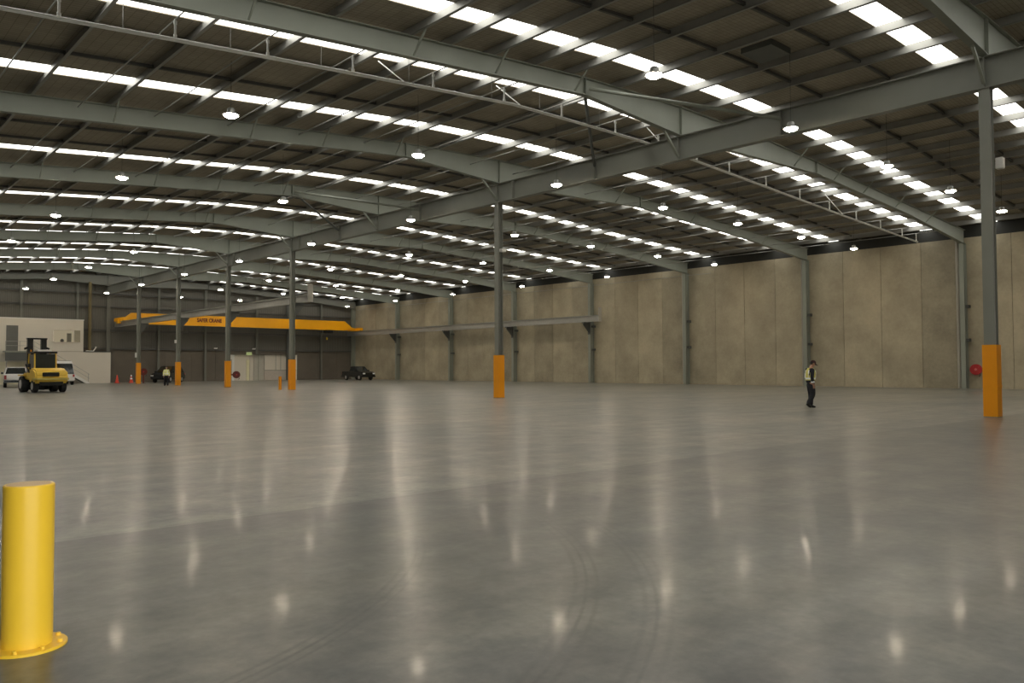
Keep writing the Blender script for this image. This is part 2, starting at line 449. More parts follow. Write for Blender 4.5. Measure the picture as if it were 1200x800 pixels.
# pale office front set in the opening
struct(MB().box(DX0-.3, DX1+.3, YF+.5, YF+.7, 0, 4.2).build('wall_office_backing', M_CREAM), 'added backing wall closing off outside sky behind the office partition', 'wall')  # added, unseen: stops outside sky leaking through the partition gaps
of = thing('office_partition', 'pale cream partition with doors in the far wall opening under the crane', 'partition', (DX0, YF+.25, 0))
q = MB()
q.box(.9, 3.0, 0, .1, 0, DZ); q.box(3.05, 3.5, 0, .1, 0, DZ); q.box(5.0, 9.55, 0, .1, 1.35, DZ); 
q.box(-.1, 9.7, .13, .2, -.0, DZ+.4)  # full-width backing added to close the gaps against the sky
q.build('wall_panel', M_CREAM, of)
MB().box(5.0, 9.55, .02, .12, 0.05, 1.3).build('lower_panel', mat('lower_pale_panel', (0.50, 0.44, 0.38), .6), of)
q = MB()
for a in (5.0, 6.6, 7.3, 9.0): q.box(a-.03, a+.03, -.03, .0, 1.35, DZ)
q.box(5.0, 9.55, -.03, .0, 1.28, 1.36)
q.build('mullion', M_STEEL, of)
q = MB(); q.box(0, .18, -.12, .05, 0, DZ); q.box(.62, .9, -.12, .05, 0, DZ); q.box(.18, .62, -.12, .05, 2.75, DZ)
q.build('door_frame', M_WHITE, of)
MB().box(.18, .62, .0, .05, 0, 2.75).build('door_leaf', mat('grey_beige_door', (0.42, 0.40, 0.33), .5), of)
d_ = MB().box(3.55, 4.9, .0, .06, 0, DZ).build('sliding_door', mat('grey_door', (0.44, 0.42, 0.36), .5), of)
MB().box(4.15, 4.22, -.02, .0, 0, DZ).build('stile', M_STEEL, d_)
MB().box(2.55, 2.95, -.06, 0, 0, 2.7).build('door_post', mat('pale_yellow_post', (0.72, 0.68, 0.45), .5), of)

# girts and posts on the far wall
def girt(z, h, x0, x1, label, dark=True, dep=.22):
    tag(MB().box(x0, x1, YF-dep, YF-.021, z-h/2, z+h/2).build('wall_girt', M_BAND if dark else M_STEEL), label, 'girt', 'girts on the far wall')
girt(10.2, .16, XL, XW-.05, 'topmost dark horizontal girt on the far wall')
girt(8.7, .16, XL, XW-.05, 'dark horizontal girt on far wall, second from the top')
girt(6.0, .24, XL, XW-.05, 'dark girt level with the underside of the yellow crane')
girt(3.9, .18, XL, XW-.05, 'lowest dark girt, over the pale office front')
posts = [(18.7, .22, 'far wall post rising above the white office'), (24.2, .2, 'slim far wall post beside the brown pipe'), (27.4, .35, 'far wall post at the end of the long girder'),
         (33.0, .25, 'far wall post behind the black SUV'), (38.6, .25, 'far wall post below the lettering on the yellow crane'), (45.3, .25, 'far wall post above the pale office front'),
         (49.6, .30, 'dark far wall post at the right end of the pale office front'), (54.6, .25, 'far wall post nearest the right corner')]
for x, wd, lab in posts:
    z0 = 3.4 if x == 45.3 else 0
    b_ = MB().box(x-wd/2, x+wd/2, YF-.42, YF-.38, z0, ztop(x)-.75); b_.box(x-.012, x+.012, YF-.38, YF-.24, z0, ztop(x)-.75)
    b_.box(x-wd/2, x+wd/2, YF-.25, YF-.221, z0, ztop(x)-.75)
    tag(b_.build('wall_post', M_STEEL_P if x != 49.6 else M_STEEL_D), lab, 'post', 'posts on the far wall')
tag(MB().tube((25.35, YF-.75, 3.62), (25.35, YF-.75, 11.4), .17, 16).build('brown_duct', M_BROWN, smooth=True), 'tall brown vertical pipe beside the white office', 'pipe')

# ================================================================= STEEL FRAME
def rafter(n, label):
    y = Yn(n)
    if n == 8: y -= .45
    r = thing('rafter', label, 'rafter', (0, y, 0), 0, 'roof rafters')
    M_STEEL = M_STEEL_P if n == 8 else M_STEEL_R
    xs_ = sorted(set([p[0] for p in TOP] + [p[0] for p in BOT] + [XL, 59.9]))
    xs_ = [x for x in xs_ if x <= 59.9]
    t = [(x, ztop(x)) for x in xs_]; b = [(x, lerp(BOT, x)) for x in xs_]
    MB().strip(b, t, 'y', -.008, .008).build('web', M_STEEL, r)
    MB().strip([(x, z-.022) for x, z in t], t, 'y', -.125, .125).build('top_flange', M_STEEL, r)
    MB().strip(b, [(x, z+.024) for x, z in b], 'y', -.125, .125).build('bottom_flange', M_STEEL, r)
    for x in (21.45, 27.3, 38.9): MB().box(x-.014, x+.014, -.12, .12, lerp(BOT, x)-.02, ztop(x)+.03).build('stiffener', M_STEEL, r)
    for x in PUR[1:-1:2]:
        if abs(x-XR) < 2 or n == 8: continue
        zb, z1 = lerp(BOT, x)+.05, ztop(x)+.12
        L_ = z1-zb
        for s_ in (-1, 1): MB().bar((x, s_*.11, zb), (x, s_*(.11+L_), z1), .05, .05).build('fly_brace', M_STEEL, r)
    if n in (1, 3):
        for s in (-1, 1):
            pb = MB().tube((21.6, s*.12, 11.75), (XR-.15, s*4.6, 10.75), .065, 10)
            pb.build('plan_brace', M_STEEL if s < 0 else M_STEEL_D, r)
    kb = MB().bar((26.2, 0, lerp(BOT, 26.2)), (XR-.12, 0, 10.25), .09, .09)
    if n not in (8,): kb.build('knee_brace', M_STEEL, r)
    return r
PUR = [-4.3, -1.7, .9, 3.5, 6.1, 8.65, 11.23, 13.8, 15.3, 17.07, 18.95, 20.85, 23.45, 26.1, 28.5, 31.0, 33.6, 36.5, 38.75, 40.7, 42.55, 44.15,
       45.65, 48.4, 50.45, 53.0, 55.6, 58.3]
for n in range(0, 9):
    if n == 8: lab = 'slim end rafter against the far sheeted wall'
    elif n == -1: lab = 'rafter overhead just behind the camera'
    else: lab = 'grey steel roof rafter, %s from the camera' % ORD[n]
    rafter(n, lab)
for i, x in enumerate(PUR):
    d, t, fl_ = .31, .012, .095
    z0 = ztop(x)+.005
    b = MB().box(x-t/2, x+t/2, YB, YF, z0, z0+d)
    b.box(x-fl_, x, YB, YF, z0, z0+t); b.box(x, x+fl_, YB, YF, z0+d-t, z0+d)
    b.box(x-fl_, x-fl_+t, YB, YF, z0, z0+.03)
    k = len(PUR)-1-i
    tag(b.build('purlin', M_GALV), 'galvanised roof purlin along the hall, %s from the right wall' % (ORD[k] if k < 20 else ['twenty-first', 'twenty-second', 'twenty-third', 'twenty-fourth', 'twenty-fifth', 'twenty-sixth', 'twenty-seventh', 'twenty-eighth'][k-20]), 'purlin', 'roof purlins')
rows_ = [Yn(n)+o_ for n in range(-1, 8) for o_ in (4.4, 7.1)]
for k, y in enumerate(reversed(rows_)):
    lo2 = [(x, zz(x)-.16) for x in xs]; hi2 = [(x, zz(x)-.06) for x in xs]
    tag(MB().strip(lo2, hi2, 'y', y-.045, y+.045).build('purlin_bridging', M_BAND), 'dark bridging line across the purlins, %s from the far wall' % ORD[k], 'bridging', 'bridging lines under the roof')

# long girder on the middle columns
g = thing('ridge_girder', 'deep grey steel girder running the length of the hall on the middle columns', 'girder', (XR, 0, 0))
GB, GT = 10.10, 11.09
ya, yb = YB+.05, YF-.5
MB().box(-.012, .012, ya, yb, GB, GT).build('web', M_STEEL_C, g)
MB().box(-.17, .17, ya, yb, GT-.03, GT).build('top_flange', M_STEEL_C, g)
MB().box(-.17, .17, ya, yb, GB, GB+.03).build('bottom_flange', M_STEEL_C, g)
for n in range(-1, 8):
    for dy in ((0,) if n not in (1, 3) else (0, -4.6, 4.6)):
        y = Yn(n)+dy
        MB().box(-.16, .16, y-.014, y+.014, GB+.03, GT-.03).build('stiffener', M_STEEL_C, g)
    if n in (0, 2, 4, 5, 6, 7):
        MB().box(-.18, .18, Yn(n)-1.25, Yn(n)-1.22, GB-.02, GT+.02).build('splice_plate', M_STEEL_C, g)

# middle columns with orange guards
colnames = {-2: None, 0: 'nearest middle column, by the right edge, with orange guard', 2: 'middle column with orange guard standing in the centre of the hall',
            4: 'column with orange guard beside a small yellow bollard', 5: 'orange-guarded column in front of the pale office front',
            6: 'orange-guarded column beside the man in the yellow vest', 7: 'farthest orange-guarded column, beside the red hose reel and cones'}
for n in (0, 2, 4, 5, 6, 7):
    c = thing('steel_column', colnames[n] or 'middle column with orange guard behind the camera', 'column', (XR, Yn(n), 0), 0, 'middle columns with orange guards')
    b = MB().box(-.16, -.14, -.155, .155, .02, GB); b.box(.14, .16, -.155, .155, .02, GB); b.box(-.14, .14, -.008, .008, .02, GB)
    b.build('shaft', M_STEEL_C, c)
    MB().box(-.20, .20, -.20, .20, 0, .02).build('base_plate', M_STEEL_C, c)
    gd = MB()
    gd.box(-.20, -.185, -.20, .20, .021, 2.2); gd.box(-.185, .20, -.20, -.185, .021, 2.2); gd.box(-.185, .20, .185, .20, .021, 2.2); gd.box(.185, .2, -.185, .185, .021, 2.2)
    gd.build('guard', M_ORANGE, c)
    MB().box(-.19, .19, -.215, -.201, .9, .98).build('guard_strap', M_ORANGE, c)
    cp = MB().box(-.2, .2, -.2, .2, GB-.015, GB); cp.build('cap_plate', M_STEEL_C, c)
    if n == 0:
        MB().tube((.05, -.10, 2.2), (.05, -.10, GB-.02), .022, 8).build('conduit', M_GALV, c)
# right wall columns with downpipes
for n in range(-1, 9):
    y = Yn(n) if n < 8 else YF-.3
    lab = {8: 'wall column in the far right corner', 1: 'right wall column with downpipe beside the red hose reel', 2: 'right wall column behind the walking man',
           3: 'right wall column between walking man and runway end', 4: 'right wall column carrying the near end of the runway beam',
           5: 'right wall column under the runway, just right of the central column', 6: 'right wall column under the runway, left of the central column',
           7: 'right wall column just right of the black pickup'}.get(n, 'right wall column outside the view')
    c = thing('wall_column', lab, 'column', (59.62, y, 0), 0, 'columns along the right wall')
    zt_ = lerp(BOT, 59.5) - .01
    b = MB().box(-.29, -.27, -.15, .15, 0, zt_); b.box(.27, .29, -.15, .15, 0, zt_); b.box(-.27, .27, -.008, .008, 0, zt_)
    b.build('shaft', M_STEEL, c)
    if n < 8:
        dp = MB().tube((.05, .36, .02), (.05, .36, 10.2), .12 if n == 1 else .075, 12)
        dp.build('downpipe', M_DOWNPIPE, c, smooth=True)
        k_ = MB()
        for z in (3.3, 5.6): k_.box(-.12, .30, -.34, -.151, z-.1, z+.1)
        k_.build('cleat', M_STEEL_D, c)

# ================================================================= CRANE
def runway(x, y0, y1, zb, zt_, label, side):
    r = thing('runway_beam', label, 'runway beam', (x, 0, 0), 0, 'crane runway beams')
    b = MB().box(-.15, .15, y0, y1, zb, zb+.03); b.box(-.15, .15, y0, y1, zt_-.03, zt_); b.box(-.012, .012, y0, y1, zb+.03, zt_-.03)
    b.build('beam', M_GALV, r)
    MB().box(-.03, .03, y0+.1, y1, zt_, zt_+.05).build('rail', M_STEEL, r)
    MB().box(-.2, .2, y0-.08, y0, zb, zt_+.75).build('end_stop', mat('end_stop_grey', (.42, .40, .35), .5), r)
    for n in (4, 5, 6, 7):
        k = MB()
        yy = Yn(n)
        a, c_ = (side*.95, side*.05)
        xs0 = sorted((-side*.22 if side > 0 else .22, side*.52))
        # bracket plate and gusset reaching from the column to the beam
        e = (XR+.16 if side < 0 else 59.33) - x
        l0, l1 = sorted((e, -.2*side*-1 if False else (.2 if e < 0 else -.2)))
        k.box(l0, l1, yy-.15, yy+.15, zb-.12, zb-.005)
        tip = .15 if e < 0 else -.15
        k.prism([(e, zb-.12), (tip, zb-.12), (tip, zb-.25), (e, zb-1.1)], 'y', yy-.02, yy+.02)
        k.box(min(e, e+(.03 if e < 0 else -.03)), max(e, e+(.03 if e < 0 else -.03)), yy-.16, yy+.16, zb-1.2, zt_)
        k.build('bracket', M_STEEL_D, r)
    return r
runway(28.05, 52.6, YF-.5, 6.36, 6.92, 'grey crane runway beam on the middle columns with an upright end plate', -1)
runway(58.6, 51.8, YF-.5, 6.02, 6.62, 'grey crane runway beam bracketed off the right concrete wall', 1)

CY = 96.9
cr = thing('bridge_crane', 'yellow bridge crane with lettering spanning above the far end', 'crane', (0, CY, 0))
zb, zt_ = 6.72, 7.98
bx = MB()
prof = [(27.7, zb), (28.9, zb), (57.2, zb), (58.9, zb), (58.9, zb+.3), (57.9, zb+.42), (56.8, zt_), (29.2, zt_), (28.3, zb+.5), (27.7, zb+.36)]
bx.prism(prof, 'y', -.28, .28)
bx.build('bridge_girder', M_CRANE, cr)
MB().box(29.3, 56.7, -.34, .34, zt_, zt_+.06).build('walkway_plate', M_STEEL_D, cr)
for x, zr in ((28.05, 6.97), (58.6, 6.67)):
    e_ = MB().box(x-.2, x+.2, -1.7, 1.7, zr+.02, zr+.40).build('end_carriage', M_CRANE, cr, bevel=.03)
    for yy in (-1.45, 1.45):
        MB().tube((x-.06, yy, zr+.13), (x+.06, yy, zr+.13), .13, 16).build('wheel', M_STEEL_D, e_)
h = MB().box(53.6, 54.9, -.45, .45, zb-.42, zb-.05).build('hoist', M_BLACK, cr, bevel=.05)
MB().tube((53.4, 0, zb-.25), (55.1, 0, zb-.25), .2, 16).build('drum', M_STEEL_D, h)
MB().tube((54.2, 0, zb-1.0), (54.2, 0, zb-.4), .02, 6).build('rope', M_STEEL_D, h)
MB().lathe([(.02, zb-1.35), (.09, zb-1.3), (.12, zb-1.15), (.08, zb-1.0), (.02, zb-.98)], (54.2, 0, 0), 12).build('hook_block', M_FYEL, h, smooth=True)
fc = bpy.data.curves.new('lettering', 'FONT'); fc.body = 'SAFER CRANE'; fc.size = .62; fc.extrude = .008; fc.offset = .022; fc.align_x = 'CENTER'; fc.align_y = 'CENTER'
ft = bpy.data.objects.new('lettering_tmp', fc); COL.objects.link(ft)
dg = bpy.context.evaluated_depsgraph_get()
lm = bpy.data.meshes.new_from_object(ft.evaluated_get(dg)); bpy.data.objects.remove(ft)
lm.materials.clear(); lm.materials.append(M_TEXT)
lo_ = bpy.data.objects.new('lettering', lm); COL.objects.link(lo_); lo_.parent = cr
lx = [v.co.x for v in lm.vertices]; wid = max(lx)-min(lx)
lo_.scale = (3.0/wid, 1, 1); lo_.location = (38.1, -.29, zb+.66); lo_.rotation_euler = (PI/2, 0, 0)

# ================================================================= LAMPS
lamp0 = None
LX = [10.6, 18.05, 25.7, 33.55, 40.6, 48.0, 55.4]
for r in range(-1, 8):
    for k, x in enumerate(LX):
        y = Yn(r)+5.6
        z = 9.70
        lab = 'lit high bay lamp, %s from right wall in %s row from far end' % (ORD[6-k], ORD[7-r])
        if lamp0 is None:
            lamp0 = thing('high_bay_lamp', lab, 'lamp', (x, y, z), 0, 'high bay lamps')
            MB().lathe([(.03, .36), (.10, .34), (.125, .30), (.125, .17), (.255, .14), (.26, .115), (.25, .113), (.06, .126)], seg=20).build('housing', M_LAMPBODY, lamp0, smooth=True)
            MB().lathe([(.225, .112), (.218, .085), (.13, .035), (.03, .025)], seg=20).build('lens', M_LAMP, lamp0, smooth=True)
            MB().tube((0, 0, .0), (0, 0, 1.0), .008, 6).build('suspension_cable', M_BAND, lamp0)
            lp = lamp0
        else:
            lp = copy_tree(lamp0); lp.location = (x, y, z); lp['label'] = lab
        cable = [c for c in lp.children if c.name.startswith('suspension')][0]
        cable.location.z = .35; cable.scale.z = zsheet(x)-z-.36

# ================================================================= SPRINKLER MAIN
sp = thing('sprinkler_main', 'white sprinkler pipe with short risers slung across under the roof', 'pipe', (0, 21.5, 0))
ppts = [(-4.8, 0, 9.25), (3.53, 0, 9.95), (7.39, 0, 10.28), (12.5, 0, 10.69), (19.6, 0, 11.23), (23.5, 0, 11.27), (27.3, 0, 11.27), (30.2, 0, 11.15), (37.5, 0, 10.80), (47.2, 0, 10.35), (56.8, 0, 9.97)]
MB().path(ppts, .055, 12).build('pipe', M_PIPE, sp, smooth=True)
pz = [(a, c) for a, b, c in ppts]
for x in (-3.5, -.8, 2.0, 4.75, 7.5, 10.1, 12.9, 16.0, 19.2, 22.2, 25.4, 28.3, 31.2, 33.9, 37.3, 40.8, 44.2, 47.6, 51.0, 54.3, 56.6):
    z = lerp(pz, x)
    rs = MB().tube((x, 0, z), (x, 0, z+.55), .032, 8).build('riser', M_PIPE, sp)
    cl = MB().tube((x, 0, z+.06), (x, 0, z+.14), .05, 8); cl.tube((x, 0, z+.42), (x, 0, z+.5), .05, 8)
    cl.build('coupling', M_PIPE, rs)
    MB().tube((x, -1.6, z+.55), (x, 42, z+.55), .022, 6).build('branch', M_GALV, rs)
for x in (6.2, 9.0, 11.8, 15.0, 18.6, 21.0, 24.4, 29.8, 35.5, 42.5, 49.3):
    z = lerp(pz, x)
    MB().tube((x, 0, z), (x, 0, zsheet(x)), .008, 6).build('hanger_rod', M_GALV, sp)
for x in (14.9, 20.1, 29.0, 46.0):
    z = lerp(pz, x)
    MB().tube((x, 0, z), (x-.5, .9, zsheet(x)-.2), .022, 6).build('sway_brace', M_PIPE, sp)

# roof hatch
tag(MB().box(24.3, 25.6, 13.75, 14.9, zz(25)-.22, zz(25)-.005).build('roof_vent', M_STEEL_D), 'dark square vent box set between purlins near the ridge', 'vent')

# cable tray line high on the right wall
cd = [(XW-.06, 40, 9.75), (XW-.06, YF-.8, 9.75)]
tag(MB().path(cd, .02, 6).build('wall_conduit', M_GALV), 'thin conduit line high along the right concrete wall', 'conduit')

# ================================================================= BOLLARDS
def bollard(name, label, loc, r, hgt, m, flange, seg=40):
    b = thing(name, label, 'bollard', loc)
    MB().lathe([(r, .015), (r, hgt-.006), (r-.006, hgt)], seg=seg).build('post', m, b, smooth=True)
    if flange:
        MB().lathe([(r+.075, 0), (r+.075, .012), (r+.071, .016), (r*.5, .016)], seg=seg).build('flange', m, b, smooth=True)
        MB().lathe([(r-.016, hgt-.002), (r-.018, hgt+.0015), (0.001, hgt+.0015)], seg=seg).build('cap', mat('bollard_cap_faded', (0.62, 0.43, 0.22), .6, 0, .1, 20), b)
        for i in range(8):
            t = 2*PI*i/8+.25
            x, y = (r+.045)*math.cos(t), (r+.045)*math.sin(t)
            bo = MB().lathe([(.019, .016), (.019, .019), (.0135, .019), (.0135, .031), (.008, .033)], (x, y, 0), 6)
            bo.build('bolt', m, b)
    return b
bollard('bollard', 'large yellow steel bollard bolted to the floor at the left front', (1.047, 5.262, 0), .129, .918, M_YELLOW, True)
bollard('small_bollard', 'slim yellow bollard beside the fourth column', (26.55, 54.2, 0), .11, .98, M_ORANGE, False, 20)

# ================================================================= FAR LEFT: OFFICE BLOCK
OY = 96.6
ob = thing('office_block', 'two storey white office block built against the far wall', 'building', (0, OY, 0))
q = MB(); q.box(XL+.05, 24.2, 0, YF-.5-OY, 3.5, 6.95)
q.build('upper_storey', M_CREAM, ob)
q = MB(); q.box(XL+.05, 27.0, .02, YF-.5-OY, 0, 3.48)
q.build('lower_storey', M_CREAM, ob)
MB().box(XL+.05, 24.25, -.04, .0, 6.9, 6.99).build('roof_trim', M_WHITE, ob)
MB().box(24.2, 27.03, -.03, .02, 3.44, 3.53).build('ledge_trim', M_STEEL_D, ob)
MB().box(16.92, 17.98, -.05, -.001, 3.5, 6.15).build('upper_door', mat('grey_door_leaf', (.13, .13, .115), .5), ob)
wn = MB(); 
for a, b_, c, d in ((21.2, 23.95, 5.78, 5.86), (21.2, 23.95, 4.42, 4.50), (21.2, 21.28, 4.5, 5.78), (23.87, 23.95, 4.5, 5.78), (23.2, 23.28, 4.5, 5.78)): wn.box(a, b_, -.06, .0, c, d)
wf = wn.build('window_frame', M_CREAM, ob)
MB().box(21.28, 23.2, -.02, -.004, 4.5, 5.78).build('lit_pane', M_ROOM, wf)
MB().box(23.28, 23.87, -.02, -.004, 4.5, 5.78).build('dark_pane', mat('beige_blind', (.33, .30, .22), .6), wf)
q = MB().box(22.55, 23.0, -.03, -.021, 4.5, 5.45); q.build('wardrobe_shape', mat('room_shelf', (.17, .16, .12), .7), wf)
MB().lathe([(.05, 4.5), (.16, 4.55), (.2, 4.68), (.12, 4.8), (.02, 4.85)], (22.1, -.03, 0), 10).build('plant_shape', M_BAND, wf)
MB().box(21.75, 23.0, -.045, -.001, .0, 2.5).build('lower_doorway', mat('grey_doorway', (.36, .33, .28), .6), ob)
MB().box(16.4, 18.6, -.045, -.001, .0, 2.35).build('lower_opening', mat('lit_opening_tint', (.75, .70, .52), .6), ob)  # pale yellow colour stands for the light inside the opening
# steps up to the office
stc = thing('staircase', 'steel stair with landing climbing to the grey upper door', 'staircase', (0, OY-.06, 0))
MB().box(16.6, 19.2, -1.35, 0, 3.32, 3.46).build('landing', M_STEEL, stc)
sk = MB().box(16.6, 19.2, -1.36, -1.33, 2.45, 3.32).build('landing_fascia', M_STEEL_D, stc)
for x in (16.75, 19.05): MB().tube((x, -1.25, 0), (x, -1.25, 3.32), .05, 8).build('post', M_GALV, stc)
x0, z0, x1, z1 = 19.2, 3.4, 24.5, .02
for yy in (-1.3, -.1):
    MB().prism([(x0, z0), (x0, z0-.34), (x1-.35, .02), (x1, .02), (x1, .12)], 'y', yy-.03, yy+.03).build('stringer', M_WHITE if yy < -.5 else M_STEEL_D, stc)
for i in range(18):
    t = (i+.5)/18; xx, zz_ = x0+(x1-x0)*t, z0+(z1-z0)*t
    MB().box(xx-.14, xx+.14, -1.27, -.13, zz_-.06, zz_-.02).build('tread', M_GALV, stc)
for dz in (1.0, .55):
    MB().path([(16.65, -1.3, 3.46+dz), (19.2, -1.3, 3.46+dz), (x1, -1.3, dz)], .022, 6).build('handrail', M_GALV, stc)
for x, z in ((16.65, 3.46), (17.9, 3.46), (19.2, 3.46), (20.7, 2.3), (22.2, 1.45), (24.4, .1)):
    MB().tube((x, -1.3, z), (x, -1.3, z+1.0), .022, 6).build('baluster', M_GALV, stc)
# odds and ends on the low roof
wh = thing('white_hose', 'white bent pipe lying on the low office roof', 'pipe', (25.0, OY+.6, 3.5))
MB().path([(-.4, 0, .06), (.35, 0, .06), (.62, 0, .45)], .06, 8).build('pipe', M_WHITE, wh)
MB().lathe([(.09, .45), (.09, .56)], (.62, 0, 0), 10).build('pipe_end', M_WHITE, wh)

# ================================================================= VEHICLES
def wheel(parent, x, y, r, w_, s):
    wh_ = MB().lathe([(r*.55, -w_/2), (r*.93, -w_/2), (r, -w_/2+.03), (r, w_/2-.03), (r*.93, w_/2), (r*.55, w_/2)], (x, y, r), 24, 'y').build('wheel', M_RUBBER, parent, smooth=True)
    y1 = y+s*w_/2
    MB().lathe([(.02, s*.012), (r*.56, s*.006), (r*.58, -s*.02)], (x, y1, r), 16, 'y').build('rim', M_CHROME, wh_)
    return wh_
def car_body(prof, wid, belt, tumble, m, parent, name='body', bevel=.05):
    """side profile (x,z) extruded, narrowing above the belt line"""
    mb = MB(); n = len(prof); hw = wid/2
    def y(z):
        return hw if z <= belt else hw*(1-tumble*(z-belt)/.6)
    v = [(x, -y(z), z) for x, z in prof] + [(x, y(z), z) for x, z in prof]
    f = [tuple(range(n))[::-1], tuple(range(n, 2*n))] + [(i, (i+1) % n, n+(i+1) % n, n+i) for i in range(n)]
    mb.add(v, f)
    return mb.build(name, m, parent, bevel=bevel, smooth=True)
def side_glass(parent, pts, wid, belt, tumble):
    hw = wid/2
    for s in (-1, 1):
        mb = MB()
        v = []
        for off in (.004, .016):
            v += [(x, s*(hw*(1-tumble*max(0, z-belt)/.6)+off), z) for x, z in pts]
        n = len(pts)
        mb.add(v, [tuple(range(n)), tuple(range(n, 2*n))]+[(i, (i+1) % n, n+(i+1) % n, n+i) for i in range(n)])
        mb.build('side_window', M_GLASS, parent)
def cross_glass(parent, x0, z0, x1, z1, wid, belt, tumble, name, inset=.12):
    """window across the car between (x0,z0) low and (x1,z1) high"""
    hw = wid/2
    d = Vector((x1-x0, 0, z1-z0)).normalized(); nrm = Vector((d.z, 0, -d.x))
    if (nrm.x > 0) != (x0 > 0): nrm = -nrm
    a0 = hw*(1-tumble*max(0, z0-belt)/.6)-inset; a1 = hw*(1-tumble*max(0, z1-belt)/.6)-inset
    p = [Vector((x0, -a0, z0)), Vector((x0, a0, z0)), Vector((x1, a1, z1)), Vector((x1, -a1, z1))]
    mb = MB(); v = [q_+nrm*.006 for q_ in p]+[q_+nrm*.02 for q_ in p]
    mb.add(v, [(0, 1, 2, 3), (4, 5, 6, 7), (0, 1, 5, 4), (1, 2, 6, 5), (2, 3, 7, 6), (3, 0, 4, 7)])
    mb.build(name, M_GLASS, parent)

def pickup(label, m, loc, heading, canopy=False):
    """double cab utility; forward is +x"""
    p = thing('pickup_truck', label, 'pickup truck', loc, heading)
    W, B, T = 1.84, 1.12, .16
    car_body([(-2.55, .55), (-2.6, .75), (-2.55, 1.12), (-.75, 1.12), (-.62, 1.75), (.35, 1.78), (1.05, 1.18), (2.2, 1.06), (2.52, .92), (2.55, .5), (2.3, .38), (-2.4, .42)], W, B, T, m, p)
    side_glass(p, [(-.68, 1.2), (-.55, 1.66), (.28, 1.68), (.82, 1.22)], W, B, T)
    cross_glass(p, 1.05, 1.19, .38, 1.75, W, B, T, 'windscreen')
    cross_glass(p, -.75, 1.15, -.63, 1.70, W, B, T, 'rear_window')
    MB().box(-2.64, -2.60, -.66, .66, .66, 1.08).build('tailgate', m, p)
    MB().box(-2.78, -2.55, -.9, .9, .45, .62).build('rear_bumper', M_BLACK, p, bevel=.03)
    MB().box(2.45, 2.68, -.9, .9, .40, .62).build('front_bumper', M_BLACK, p, bevel=.03)
    MB().box(2.51, 2.56, -.45, .45, .68, .90).build('grille', M_BLACK, p)
    for s in (-1, 1):
        MB().box(-2.62, -2.56, s*.80-.09, s*.80+.09, .72, 1.06).build('tail_lamp', M_AMBER, p)
        MB().box(2.45, 2.54, s*.72-.16, s*.72+.16, .78, .94).build('headlamp', M_REFL, p)
        MB().box(.72, .86, s*1.03-.09, s*1.03+.09, 1.15, 1.32).build('mirror', M_BLACK, p)
        for x in (-1.55, 1.62): wheel(p, x, s*.80, .38, .24, s)
    return p
def bearing(px):      # direction of view over the ground for a picture column
    return YAW + math.atan((px-600)/FPX)
# white pickup, rear to the camera
pickup('white pickup truck seen from behind, parked at the far left', M_CARWHITE, (15.25, 82.6, 0), PI/2-.17)
# black pickup in the far corner, front turned to the right
a = PI/2-bearing(421)
pickup('black pickup truck parked in the far right corner', M_BLACK, (54.9, 90.0, 0), a-math.radians(148))

sv = thing('suv', 'black SUV parked behind the man in the yellow vest', 'car', (32.6, 94.6, 0), PI/2-bearing(197)+math.radians(155))
W, B, T = 1.9, 1.05, .18
car_body([(-2.3, .5), (-2.35, .8), (-2.22, 1.12), (-1.75, 1.78), (-1.4, 1.88), (.3, 1.86), (1.15, 1.15), (2.1, 1.02), (2.35, .85), (2.36, .45), (2.1, .34), (-2.1, .36)], W, B, T, M_BLACK, sv)
side_glass(sv, [(-1.95, 1.18), (-1.6, 1.72), (.22, 1.72), (.92, 1.18)], W, B, T)
cross_glass(sv, 1.15, 1.17, .34, 1.82, W, B, T, 'windscreen'); cross_glass(sv, -2.2, 1.16, -1.77, 1.76, W, B, T, 'rear_window')
for s in (-1, 1):
    for x in (-1.4, 1.45): wheel(sv, x, s*.84, .37, .24, s)
    MB().box(-2.37, -2.26, s*.82-.1, s*.82+.1, .8, 1.05).build('tail_lamp', M_AMBER, sv)
    MB().box(2.26, 2.37, s*.75-.16, s*.75+.16, .72, .86).build('headlamp', M_CHROME, sv)
    MB().box(.85, .98, s*1.05-.09, s*1.05+.09, 1.12, 1.28).build('mirror', M_BLACK, sv)
MB().box(-2.44, -2.3, -.85, .85, .42, .6).build('rear_bumper', M_BLACK, sv, bevel=.03)

vn = thing('white_van', 'white topped van with dark windows, half hidden by the forklift', 'van', (20.6, 90.6, 0), PI/2-bearing(75)+math.radians(10))
W, B, T = 1.85, 1.0, .10
car_body([(-2.2, .5), (-2.25, .9), (-2.2, 1.1), (-2.0, 2.25), (-1.7, 2.38), (.6, 2.34), (1.5, 1.3), (2.2, 1.05), (2.3, .5), (2.0, .36), (-2.0, .36)], W, B, T, M_CARWHITE, vn)
side_glass(vn, [(-2.05, 1.1), (-1.95, 2.1), (.45, 2.1), (1.2, 1.3)], W, B, T)
cross_glass(vn, -2.2, 1.08, -2.02, 2.12, W, B, T, 'rear_window', .06); cross_glass(vn, 1.5, 1.32, .64, 2.28, W, B, T, 'windscreen')
MB().box(-2.34, -2.2, -.86, .86, .42, .66).build('rear_bumper', M_CARWHITE, vn, bevel=.03)
for s in (-1, 1):
    for x in (-1.4, 1.4): wheel(vn, x, s*.82, .36, .24, s)
    MB().box(-2.28, -2.2, s*.8-.08, s*.8+.08, .8, 1.05).build('tail_lamp', M_AMBER, vn)

